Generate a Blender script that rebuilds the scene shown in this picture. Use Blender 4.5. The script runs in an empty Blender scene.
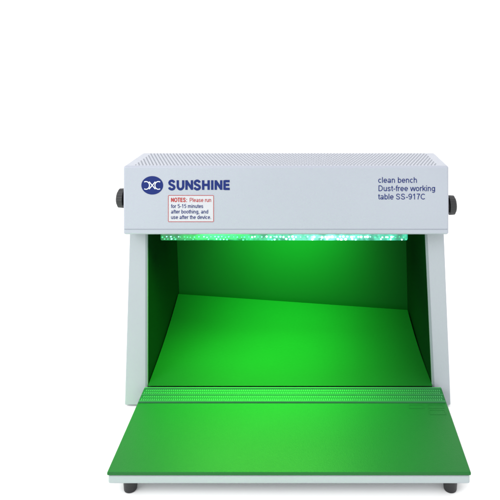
import bpy, bmesh, math, random
from mathutils import Vector
random.seed(5)
sc=bpy.context.scene
col=sc.collection
F=600.0; DH=1.24; VX,VY=310.0,35.0; HF=463.0
def P(X,D,H): return Vector((X/1000.0,(D-DH)*F/1000.0,(HF-H)/1000.0))
def XX(px,D): return (px-VX)*D
def HH(py,D): return (py-VY)*D

def mat(name,base,rough=0.5,spec=0.5,noise=0.0,scale=20,bump=0.0,bscale=400,metal=0,emit=None,estr=0):
    m=bpy.data.materials.new(name); m.use_nodes=True
    nt=m.node_tree; b=nt.nodes['Principled BSDF']
    b.inputs['Base Color'].default_value=(*base,1)
    b.inputs['Roughness'].default_value=rough
    b.inputs['Specular IOR Level'].default_value=spec
    b.inputs['Metallic'].default_value=metal
    tc=nt.nodes.new('ShaderNodeTexCoord')
    if noise>0:
        n=nt.nodes.new('ShaderNodeTexNoise'); n.inputs['Scale'].default_value=scale; n.inputs['Detail'].default_value=5
        nt.links.new(tc.outputs['Object'],n.inputs['Vector'])
        mx=nt.nodes.new('ShaderNodeMix'); mx.data_type='RGBA'
        mx.inputs[6].default_value=(*[c*(1-noise) for c in base],1)
        mx.inputs[7].default_value=(*[min(1,c*(1+noise)) for c in base],1)
        nt.links.new(n.outputs['Fac'],mx.inputs[0]); nt.links.new(mx.outputs[2],b.inputs['Base Color'])
    if bump>0:
        n2=nt.nodes.new('ShaderNodeTexNoise'); n2.inputs['Scale'].default_value=bscale; n2.inputs['Detail'].default_value=3
        nt.links.new(tc.outputs['Object'],n2.inputs['Vector'])
        bp=nt.nodes.new('ShaderNodeBump'); bp.inputs['Strength'].default_value=bump; bp.inputs['Distance'].default_value=0.0006
        nt.links.new(n2.outputs['Fac'],bp.inputs['Height']); nt.links.new(bp.outputs['Normal'],b.inputs['Normal'])
    if emit:
        b.inputs['Emission Color'].default_value=(*emit,1); b.inputs['Emission Strength'].default_value=estr
    return m
K=0.78
def k(*c): return tuple(x*K for x in c)
M_body=mat('powder_coat',k(0.40,0.425,0.495),0.34,0.5,0.08,5,0.35,900)
M_edge=mat('powder_coat_edge',k(0.40,0.43,0.475),0.45,0.35,0.05,8,0.25,900)
M_edge_shade=mat('inner_edge_shade',k(0.22,0.27,0.28),0.5,0.3,0.05,8,0.25,900)  # shade along the inner post edges, painted as a dark tone
M_board=mat('green_board',k(0.009,0.085,0.017),0.42,0.18,0.18,5,0.15,300)
M_side=mat('green_side',k(0.002,0.022,0.005),0.5,0.05,0.10,8,0.1,300)  # green of the LED light put into the side wall colour
M_back=mat('green_back',k(0.005,0.060,0.012),0.5,0.08,0.14,6,0.1,300)  # LED green and the shade at the rear put into the wall colour
M_mat=mat('green_silicone',k(0.012,0.128,0.026),0.46,0.18,0.14,6,0.35,1200)
M_mat2=mat('green_silicone_groove',k(0.015,0.12,0.04),0.6,0.12,0.05,10)
M_mat3=mat('green_silicone_raised',k(0.05,0.22,0.09),0.5,0.25,0.05,10)
M_blk=mat('black_rubber',(0.012,0.012,0.014),0.4,0.4,0.1,30,0.2,500)
M_hole=mat('vent_hole_dark',(0.215,0.23,0.265),0.8,0.2,0.1,30)
M_blue=mat('navy_ink',(0.008,0.018,0.12),0.5,0.15,0.03,50)
M_red=mat('red_ink',(0.34,0.03,0.03),0.5,0.15,0.03,50)
M_stk=mat('sticker_paper',k(0.56,0.56,0.61),0.45,0.3,0.02,50)
M_white=mat('white_ink',k(0.72,0.74,0.8),0.5,0.2,0.02,50)
M_seam=mat('seam_dark',k(0.26,0.28,0.34),0.7,0.3,0.05,30)
M_strip=mat('led_board',(0.015,0.12,0.07),0.35,0.5)
nt=M_strip.node_tree; b=nt.nodes['Principled BSDF']; tc=nt.nodes.new('ShaderNodeTexCoord')
sx=nt.nodes.new('ShaderNodeSeparateXYZ'); nt.links.new(tc.outputs['Object'],sx.inputs[0])
mr=nt.nodes.new('ShaderNodeMapRange'); mr.inputs['From Min'].default_value=-0.19; mr.inputs['From Max'].default_value=0.12
nt.links.new(sx.outputs['X'],mr.inputs['Value'])
cr=nt.nodes.new('ShaderNodeValToRGB'); nt.links.new(mr.outputs['Result'],cr.inputs[0])
cr.color_ramp.elements[0].color=(0.01,0.12,0.02,1); cr.color_ramp.elements[1].color=(0.03,0.45,0.28,1)
e=cr.color_ramp.elements.new(0.35); e.color=(0.02,0.50,0.14,1)
e=cr.color_ramp.elements.new(0.66); e.color=(0.25,0.95,0.75,1)
nn=nt.nodes.new('ShaderNodeTexNoise'); nn.inputs['Scale'].default_value=90; nn.inputs['Detail'].default_value=3; nt.links.new(tc.outputs['Object'],nn.inputs['Vector'])
nm=nt.nodes.new('ShaderNodeMapRange'); nm.inputs['From Min'].default_value=.35; nm.inputs['From Max'].default_value=.65; nm.inputs['To Min'].default_value=.4; nm.inputs['To Max'].default_value=1.5
nt.links.new(nn.outputs['Fac'],nm.inputs['Value']); nt.links.new(cr.outputs[0],b.inputs['Emission Color']); nt.links.new(nm.outputs['Result'],b.inputs['Emission Strength'])  # board emission paints in the glow around the LED chips
M_leds=[mat('led_bright',(0.2,0.9,0.8),0.4,0.5,emit=(0.65,1.0,0.94),estr=12),
        mat('led_cyan',(0.2,0.9,0.8),0.4,0.5,emit=(0.20,1.0,0.70),estr=3),
        mat('led_dim',(0.1,0.6,0.4),0.4,0.5,emit=(0.05,1.0,0.25),estr=1.2)]
M_floor=mat('white_sweep',(0.96,0.96,0.96),0.7,0.2,0.0,3)

def new(name,bm,mats,parent=None,bevel=0,seg=3,smooth=False):
    me=bpy.data.meshes.new(name); bmesh.ops.recalc_face_normals(bm,faces=bm.faces[:])
    bm.to_mesh(me); bm.free()
    ob=bpy.data.objects.new(name,me); col.objects.link(ob)
    for m in (mats if isinstance(mats,(list,tuple)) else [mats]): me.materials.append(m)
    if parent: ob.parent=parent
    if smooth:
        for p in me.polygons: p.use_smooth=True
    if bevel:
        md=ob.modifiers.new('Bevel','BEVEL'); md.width=bevel; md.segments=seg; md.limit_method='ANGLE'; md.angle_limit=math.radians(25)
        md.harden_normals=True
        for p in me.polygons: p.use_smooth=True
    return ob
def hexa(bm,v8,mi=0):
    vs=[bm.verts.new(v) for v in v8]; fs=[]
    for idx in [(3,2,1,0),(4,5,6,7),(0,1,5,4),(1,2,6,5),(2,3,7,6),(3,0,4,7)]:
        f=bm.faces.new([vs[i] for i in idx]); f.material_index=mi; fs.append(f)
    return fs
def boxXDH(bm,x0,x1,d0,d1,h0,h1,mi=0):
    return hexa(bm,[P(x0,d0,h1),P(x1,d0,h1),P(x1,d1,h1),P(x0,d1,h1),P(x0,d0,h0),P(x1,d0,h0),P(x1,d1,h0),P(x0,d1,h0)],mi)
def extrude_profile(bm,prof,x0,x1,mi=0):
    a=[bm.verts.new(P(x0,d,h)) for d,h in prof]; b=[bm.verts.new(P(x1,d,h)) for d,h in prof]
    n=len(prof)
    bm.faces.new(a).material_index=mi; bm.faces.new(b[::-1]).material_index=mi
    for i in range(n): bm.faces.new([a[i],b[i],b[(i+1)%n],a[(i+1)%n]]).material_index=mi

# ---------- setting
bm=bmesh.new()
prof=[(-3.0,0),(2.2,0)]
for i in range(1,13):
    a=math.radians(90*i/12); prof.append((2.2+0.8*math.sin(a),0.8-0.8*math.cos(a)))
prof.append((3.0,3.5))
rows=[]
for y,z in prof: rows.append((bm.verts.new((-4,y,z)),bm.verts.new((4,y,z))))
for i in range(len(rows)-1): bm.faces.new([rows[i][0],rows[i][1],rows[i+1][1],rows[i+1][0]])
fl=new('floor',bm,M_floor,smooth=True); fl['kind']='structure'

root=bpy.data.objects.new('clean_bench',None); col.objects.link(root)
root['label']='pale grey metal clean bench, green inside, with fold-out work mat'
root['category']='clean bench'
FD=1.24
XL,XR=XX(123,FD),XX(449,FD)
ML,MR=-203,161
HM=437
DB=1.54

# ---------- hood
ht,hb=HH(166,FD),HH(235,FD)
TB=FD*1.115
hood_prof=[(FD,ht),(FD,hb),(FD+.05,hb),(DB+.06,hb+2),(DB+.06,ht+60),(TB+.05,ht+25),(TB,ht+0.5)]
bm=bmesh.new(); extrude_profile(bm,hood_prof,XL,XR)
hood=new('hood',bm,M_body,root,0.003,4)
bm=bmesh.new(); boxXDH(bm,XL+2,XR-2,FD-0.0004,FD+0.002,HH(229,FD),HH(229.5,FD))
new('seam',bm,M_seam,hood)
bm=bmesh.new()
for r in range(13):
    D=FD+0.011+r*0.0099
    x=XL+14+(2.2 if r%2 else 0)
    while x<XR-13:
        c=P(x,D,ht-0.3+0.5*(D-FD)/(TB-FD))
        vs=[bm.verts.new(c+Vector((0.00088*math.cos(q*math.pi/4),0.0016*math.sin(q*math.pi/4),0))) for q in range(8)]
        bm.faces.new(vs); x+=4.4
new('vent_grille',bm,M_hole,hood)

# ---------- lettering
TD=FD-0.0005
def fx(px): return XX(px,FD)
def fh(py): return HH(py,FD)
def stroke(bm,pts,w,D,mi,closed=False):
    L=[];R=[]; n=len(pts)
    for i,(x,y) in enumerate(pts):
        if closed: a=pts[(i-1)%n]; b=pts[(i+1)%n]
        else: a=pts[max(0,i-1)]; b=pts[min(n-1,i+1)]
        dx,dy=b[0]-a[0],b[1]-a[1]; l=math.hypot(dx,dy) or 1
        nx,ny=-dy/l*w/2,dx/l*w/2
        L.append(bm.verts.new(P(fx(x+nx),D,fh(y+ny)))); R.append(bm.verts.new(P(fx(x-nx),D,fh(y-ny))))
    for i in range(n if closed else n-1):
        j=(i+1)%n; bm.faces.new([L[i],L[j],R[j],R[i]]).material_index=mi
def A(cx,cy,rx,ry,a0,a1,n=16): return [(cx+rx*math.cos(math.radians(a0+(a1-a0)*i/n)),cy+ry*math.sin(math.radians(a0+(a1-a0)*i/n))) for i in range(n+1)]
def sS(kk,w):
    base=[(.41,.385),(.37,.45),(.29,.485),(.21,.485),(.13,.45),(.095,.385),(.12,.32),(.20,.28),(.31,.245),(.40,.19),(.42,.12),(.38,.065),(.30,.035),(.21,.035),(.12,.07),(.08,.14)]
    return [(.06+(x-.08)*w/.34, .04+(y-.035)*kk/.45) for x,y in base]
G={'c':(.5,[A(.26,.26,.18,.22,45,315)]),'l':(.22,[[(.10,0),(.10,.72)]]),
'e':(.55,[A(.27,.26,.19,.22,0,320),[(.08,.26),(.5,.26)]]),
'a':(.55,[A(.22,.14,.15,.10,0,360),[(.42,0),(.42,.34)],A(.255,.34,.165,.14,0,150)]),
'n':(.55,[[(.10,0),(.10,.52)],A(.26,.31,.165,.17,165,0)+[(.425,0)]]),
'm':(.83,[[(.10,0),(.10,.52)],A(.25,.32,.145,.16,165,0)+[(.40,0)],A(.55,.32,.145,.16,165,0)+[(.70,0)]]),
'h':(.55,[[(.10,0),(.10,.72)],A(.26,.31,.165,.17,165,0)+[(.425,0)]]),
'b':(.55,[[(.10,0),(.10,.72)],A(.28,.26,.18,.22,0,360)]),
'd':(.55,[[(.44,0),(.44,.72)],A(.26,.26,.18,.22,0,360)]),
'D':(.72,[[(.12,0),(.12,.72)],[(.12,.68),(.3,.68)]+A(.3,.36,.3,.32,80,-80)+[(.3,.04),(.12,.04)]]),
'u':(.55,[[(.09,.52),(.09,.2)]+A(.25,.2,.16,.16,190,350),[(.425,0),(.425,.52)]]),
's':(.5,[sS(.44,.33)]),'S':(.67,[sS(.64,.46)]),
't':(.28,[[(.13,.66),(.13,.12),(.17,.05),(.27,.04)],[(.02,.48),(.27,.48)]]),
'-':(.33,[[(.04,.26),(.29,.26)]]),
'f':(.28,[[(.29,.68),(.2,.68),(.14,.6),(.14,0)],[(.02,.48),(.27,.48)]]),
'r':(.34,[[(.10,0),(.10,.52)],[(.10,.3),(.14,.43),(.22,.48),(.33,.46)]]),
'w':(.72,[[(.03,.52),(.18,0)],[(.18,0),(.36,.52)],[(.36,.52),(.54,0)],[(.54,0),(.69,.52)]]),
'v':(.5,[[(.03,.52),(.25,0)],[(.25,0),(.47,.52)]]),
'o':(.55,[A(.27,.26,.19,.22,0,360)]),
'O':(.78,[A(.39,.36,.31,.32,0,360)]),
'T':(.62,[[(.02,.68),(.60,.68)],[(.31,0),(.31,.7)]]),
'P':(.66,[[(.11,0),(.11,.72)],[(.11,.68),(.38,.68)]+A(.38,.5,.18,.18,80,-80)+[(.38,.32),(.11,.32)]]),
'5':(.55,[[(.46,.68),(.14,.68),(.10,.38)],A(.26,.24,.2,.2,140,-140)]),
':':(.28,[[(.12,0),(.12,.1)],[(.12,.40),(.12,.50)]]),
',':(.28,[[(.14,.08),(.08,-.12)]]),'.':(.28,[[(.12,0),(.12,.1)]]),
'k':(.5,[[(.10,0),(.10,.72)],[(.44,.52),(.10,.18)],[(.22,.3),(.46,0)]]),
'i':(.22,[[(.10,0),(.10,.52)],[(.10,.63),(.10,.72)]]),
'g':(.55,[A(.25,.26,.17,.22,0,360),[(.43,.52),(.43,-.03),(.38,-.13),(.26,-.17),(.1,-.12)]]),
'9':(.55,[A(.27,.49,.19,.19,0,360),[(.46,.5),(.45,.28),(.38,.1),(.26,.04),(.1,.1)]]),
'1':(.55,[[(.12,.54),(.22,.60),(.30,.72)],[(.31,0),(.31,.72)]]),
'7':(.55,[[(.06,.68),(.49,.68)],[(.46,.68),(.3,.4),(.22,0)]]),
'C':(.72,[A(.38,.36,.29,.32,42,318)]),
'U':(.74,[[(.12,.72),(.12,.28)]+A(.36,.28,.24,.235,185,355)+[(.60,.28),(.60,.72)]]),
'N':(.74,[[(.12,0),(.12,.72)],[(.12,.66),(.60,.06)],[(.60,0),(.60,.72)]]),
'H':(.74,[[(.12,0),(.12,.72)],[(.12,.37),(.60,.37)],[(.60,0),(.60,.72)]]),
'I':(.31,[[(.15,0),(.15,.72)]]),
'E':(.66,[[(.12,0),(.12,.72)],[(.12,.65),(.57,.65)],[(.12,.37),(.54,.37)],[(.12,.07),(.58,.07)]]),
' ':(.28,[])}
def adv(s,tr=0): return sum(G[c][0]+tr for c in s)
def lettering(name,lines,px0,width,base_ys,size,w,m,parent,tr=0,D=TD):
    bm=bmesh.new(); sx=width/max(adv(s,tr) for s in lines); q=0
    for s,by in zip(lines,base_ys):
        x=px0
        for c in s:
            a,st=G[c]
            for pts in st:
                q+=1
                stroke(bm,[(x+px*sx,by-py*size) for px,py in pts],w,D-0.00003*(q%4),0)
            x+=(a+tr)*sx
    return new(name,bm,m,parent)
lettering('brand_lettering',['SUNSHINE'],168.5,62.5,[189.8],13.3,2.4,M_blue,hood,tr=0.03)
lettering('model_lettering',['clean bench','Dust-free working','table SS-917C'],378,57.5,[182.8,191.1,199.4],7.9,0.72,M_blue,hood)
bm=bmesh.new()
cx,cy=152.3,185.3
vs=[bm.verts.new(P(fx(cx+10.9*math.cos(2*math.pi*q/48)),TD,fh(cy+9.2*math.sin(2*math.pi*q/48)))) for q in range(48)]
bm.faces.new(vs).material_index=0
o=[0]
def W(pts,w=0.95):
    o[0]+=1; stroke(bm,pts,w,TD-0.0002-0.00005*o[0],1)
W([(cx-3.1,cy-3.7),(cx+3.1,cy+3.7)]); W([(cx-3.1,cy+3.7),(cx+3.1,cy-3.7)])
W(A(cx-6.2,cy,3.5,3.9,-120,120)); W(A(cx+6.2,cy,3.5,3.9,60,300))
new('emblem',bm,[M_blue,M_white],hood)
bm=bmesh.new(); boxXDH(bm,fx(168),fx(214),FD-0.0004,FD+0.001,fh(195),fh(222)); stk=new('notice_sticker',bm,M_stk,hood)
bm=bmesh.new(); D=TD-0.0003
for a,b in [((168.4,195.4),(213.6,195.4)),((168.4,221.6),(213.6,221.6)),((168.4,195.7),(168.4,221.3)),((213.6,195.7),(213.6,221.3))]: stroke(bm,[a,b],0.5,D,0)
new('notice_border',bm,M_red,hood)
lettering('notice_heading',['NOTES:'],171,16.5,[201.9],5.8,0.85,M_red,hood,tr=.05,D=D)
lettering('notice_lettering',['Please run'],189.5,22,[201.9],5.6,0.5,M_red,hood,D=D)
lettering('notice_lettering',['for 5-15 minutes','after boothing, and','use after the device.'],171,40.5,[207.9,213.4,218.9],5.3,0.52,M_blue,hood,D=D)

# ---------- side panels
PT,PB=1.28,1.245
BB=461
def side(sg,xo_top,xo_bot,xi_top,xi_bot):
    bm=bmesh.new()
    vs=[P(xo_bot,PB,BB),P(xi_bot,PB,BB),P(xi_bot,DB+.045,BB),P(xo_bot,DB+.045,BB),
        P(xo_top,PT,hb+0.6),P(xi_top,PT,hb+0.6),P(xi_top,DB+.045,hb+3),P(xo_top,DB+.045,hb+3)]
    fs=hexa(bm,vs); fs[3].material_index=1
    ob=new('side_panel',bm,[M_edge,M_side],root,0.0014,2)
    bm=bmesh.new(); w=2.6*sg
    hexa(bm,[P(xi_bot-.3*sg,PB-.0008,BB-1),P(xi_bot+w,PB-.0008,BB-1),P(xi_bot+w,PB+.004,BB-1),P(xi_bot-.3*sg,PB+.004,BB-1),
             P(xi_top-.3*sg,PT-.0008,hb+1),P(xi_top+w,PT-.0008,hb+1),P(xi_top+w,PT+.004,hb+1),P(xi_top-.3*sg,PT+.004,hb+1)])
    new('inner_edge_shade',bm,M_edge_shade,ob,0.0003,2)  # shadow line of the post, added as a thin dark strip
XOL,XOR=XL+1,XR+3
XIL,XIR=XX(147.5,PT),XX(425,PT)
YIL,YIR=XX(147.5,PB),XX(433,PB)
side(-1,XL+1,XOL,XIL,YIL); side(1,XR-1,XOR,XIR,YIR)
bm=bmesh.new()
hexa(bm,[P(XOL+1,DB+.047,BB-2),P(XOR-2,DB+.047,BB-2),P(XOR-2,DB+.055,BB-2),P(XOL+1,DB+.055,BB-2),P(XL+3,DB+.047,hb+3),P(XR-2,DB+.047,hb+3),P(XR-2,DB+.055,hb+3),P(XL+3,DB+.055,hb+3)])
new('back_panel',bm,M_body,root,0.001,2)
bm=bmesh.new()
hexa(bm,[P(YIL+.2,DB+.02,BB-4),P(YIR-.2,DB+.02,BB-4),P(YIR-.2,DB+.04,BB-4),P(YIL+.2,DB+.04,BB-4),P(XIL+.3,DB,hb+3.5),P(XIR-.3,DB,hb+3.5),P(XIR-.3,DB+.04,hb+3.5),P(XIL+.3,DB+.04,hb+3.5)])
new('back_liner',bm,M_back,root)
bm=bmesh.new(); boxXDH(bm,YIL+.3,YIR-.3,1.248,DB+.015,HM+1,BB-3); new('base',bm,M_board,root,0.001,2)

# ---------- thin flat sheet leaning on the back wall
bm=bmesh.new()
tl=P(YIL+0.3,1.535,HH(294,1.535)); tr_=P(YIR-4,1.53,HH(310,1.53))
bl=P(YIL+1,1.242,HM-1.2); br=P(YIR-1,1.242,HM-1.2)
NS,NX=14,24; grid=[]
for i in range(NS+1):
    s=i/NS; row=[]
    for u in range(NX+1):
        p=(bl*(1-u/NX)+br*(u/NX))*(1-s)+(tl*(1-u/NX)+tr_*(u/NX))*s
        p.z-=0.006*math.sin(math.pi*s)
        row.append(bm.verts.new(p))
    grid.append(row)
for i in range(NS):
    for j in range(NX): bm.faces.new([grid[i][j],grid[i][j+1],grid[i+1][j+1],grid[i+1][j]])
sh=new('tilted_board',bm,M_board,root,smooth=True)

# ---------- fold-out shelf and mat
MD=0.9985; ME=1.2405
def taper(bm):
    for v in bm.verts:
        D=v.co.y*1000/F+DH
        v.co.x*=1+0.012*max(0,(D-1))/0.24
bm=bmesh.new(); boxXDH(bm,ML+1,MR-1,MD+.001,ME-.002,HM+3.4,HM+12); taper(bm); shelf=new('fold_out_shelf',bm,M_edge,root,0.002,3)
bm=bmesh.new(); boxXDH(bm,ML,MR,MD,ME,HM-0.2,HM+3.2); taper(bm); wm=new('work_mat',bm,M_mat,root,0.0012,3)
bm=bmesh.new()
S0,S1=HM/(402.5-VY),HM/(389.3-VY)
boxXDH(bm,ML+1.5,MR-1.5,S0,S1,HM-1.0,HM-0.1,1)
def bar(x0,x1,d0,d1,h=1.4,mi=0): boxXDH(bm,x0,x1,d0,d1,HM-0.2-h,HM-0.3,mi)
w3=(S1-S0)
bar(ML+1.5,MR-1.5,S1-0.002,S1+0.001,2.0); bar(ML+1.5,MR-1.5,S0-0.002,S0,2.0)
bar(ML+1.5,MR-1.5,S0+w3*.49,S0+w3*.52,1.4)
for r in range(4):
    d0=S0+w3*[0.08,0.28,0.58,0.77][r]; x=ML+3+(1.2 if r%2 else 0)
    while x<MR-4:
        bar(x,x+1.4,d0,d0+w3*.13,1.1); x+=2.5
taper(bm)
new('ruler_strip',bm,[M_mat3,M_mat2],wm)
bm=bmesh.new()
e0=S0-0.007
for (x0,x1,d0,d1) in [(MR-24,MR-5,e0-.013,e0),(MR-24,MR-5,e0-.032,e0-.017),(MR-46,MR-28,e0-.013,e0)]:
    t=1.0;td=0.0018
    for q in [(x0,x1,d0,d0+td),(x0,x1,d1-td,d1),(x0,x0+t,d0+td,d1-td),(x1-t,x1,d0+td,d1-td)]:
        boxXDH(bm,*q,HM-0.4,HM-0.25)
taper(bm)
new('moulded_compartments',bm,[M_mat],wm)

def foot(x,d,h0):
    bm=bmesh.new()
    bmesh.ops.create_cone(bm,cap_ends=True,segments=28,radius1=0.0065,radius2=0.0075,depth=(HF-h0)/1000)
    for v in bm.verts: v.co+=P(x,d,(HF+h0)/2)
    new('foot',bm,M_blk,root,0.001,2)
foot(ML+20,1.02,HM+12); foot(MR-18,1.02,HM+12)
foot(XOL+14,1.275,BB-3); foot(XOR-14,1.275,BB-3); foot(XOL+14,1.52,BB-3); foot(XOR-14,1.52,BB-3)

def knob(x,d,h,sgn):
    bm=bmesh.new()
    def cyl(r,x0,x1,n=36,flute=0):
        a=[];b=[]
        for q in range(n):
            rr=r*(1-flute*(q%2)); an=2*math.pi*q/n
            o=Vector((0,rr/1000*math.cos(an),rr/1000*math.sin(an)))
            a.append(bm.verts.new(P(x+sgn*x0,d,h)+o)); b.append(bm.verts.new(P(x+sgn*x1,d,h)+o*0.96))
        bm.faces.new(a);bm.faces.new(b[::-1])
        for q in range(n): bm.faces.new([a[q],a[(q+1)%n],b[(q+1)%n],b[q]])
    cyl(9.5,0.2,4); cyl(12.5,4.1,11.5,52,0.05); cyl(9.5,11.6,13)
    new('knob',bm,M_blk,root,0.0006,2)
knob(XL,1.275,HH(198,1.275),-1); knob(XR,1.275,HH(205,1.275),1)

# ---------- LED strip
LD=1.315
x0s,x1s=XX(160,LD),XX(408,LD)
bm=bmesh.new(); boxXDH(bm,x0s,x1s,LD,LD+.008,hb+1,HH(241.0,LD)); strip=new('led_strip',bm,M_strip,root,0.0024,3)
bm=bmesh.new(); x=x0s+3
while x<x1s-3:
    u=(x-x0s)/(x1s-x0s); g=math.exp(-((u-.68)/.25)**2)
    for row in (0,1):
        if row and random.random()<0.5: continue
        xx=x+random.uniform(-1,1)+row*2.2; yy=(236.9 if row==0 else 239.3)+random.uniform(-.4,.4); rx=random.uniform(0.35,0.8)*(1+.6*g)
        c=P(xx,LD-.0015-.0002*row,HH(yy,LD)); mi=random.choices([0,1,2],[0.0+g*0.9,0.3,0.9-g*0.8])[0]
        vs=[];vb=[]
        for q in range(12):
            a=q*math.pi/6; oo=Vector((rx*1.4*math.cos(a),0,rx*math.sin(a)))/1000
            vs.append(bm.verts.new(c+oo)); vb.append(bm.verts.new(c+oo*1.2+Vector((0,0.001,0))))
        bm.faces.new(vs).material_index=mi
        for q in range(12): bm.faces.new([vs[q],vs[(q+1)%12],vb[(q+1)%12],vb[q]]).material_index=mi
    x+=random.uniform(3.4,6.0)
new('led_chips',bm,M_leds,strip)

def area(name,loc,target,sx,sy,pw,c,spread=180):
    l=bpy.data.lights.new(name,'AREA'); l.shape='RECTANGLE'; l.size=sx; l.size_y=sy; l.energy=pw; l.color=c; l.spread=math.radians(spread)
    o=bpy.data.objects.new(name,l); col.objects.link(o); o.location=loc
    o.rotation_euler=(Vector(target)-Vector(loc)).to_track_quat('-Z','Y').to_euler(); return o
g=area('led_lamp',P(-60,1.28,hb+5),P(-72,1.10,HM),0.22,0.03,1.25,(0.19,1.0,0.07),125); g.parent=strip
g=area('led_lamp',P(-45,1.34,hb+8),P(-52,1.41,HM),0.20,0.02,1.35,(0.10,1.0,0.09),115); g.parent=strip
g=area('led_lamp',P(-28,1.36,hb+12),P(-32,1.54,hb+40),0.18,0.02,0.9,(0.05,1.0,0.16),120); g.parent=strip
area('added_key_light',(-1.1,-0.9,1.1),(0,0,0.28),0.7,0.7,12,(1,1,1))  # unseen key light, added for highlights and a soft gradient on the casing

w=bpy.data.worlds.new('World'); sc.world=w; w.use_nodes=True
w.node_tree.nodes['Background'].inputs[0].default_value=(1,1,1,1)
w.node_tree.nodes['Background'].inputs[1].default_value=1.6

cam=bpy.data.cameras.new('Camera'); co=bpy.data.objects.new('Camera',cam); col.objects.link(co)
co.location=P(0,0,0); co.rotation_euler=(math.radians(90),0,0)
cam.sensor_width=36; cam.lens=36*F/500; cam.shift_x=-(VX-250)/500; cam.shift_y=-(250-VY)/500
cam.clip_start=0.02; cam.clip_end=50
sc.camera=co
sc.view_settings.view_transform='Standard'; sc.view_settings.look='None'; sc.view_settings.exposure=0
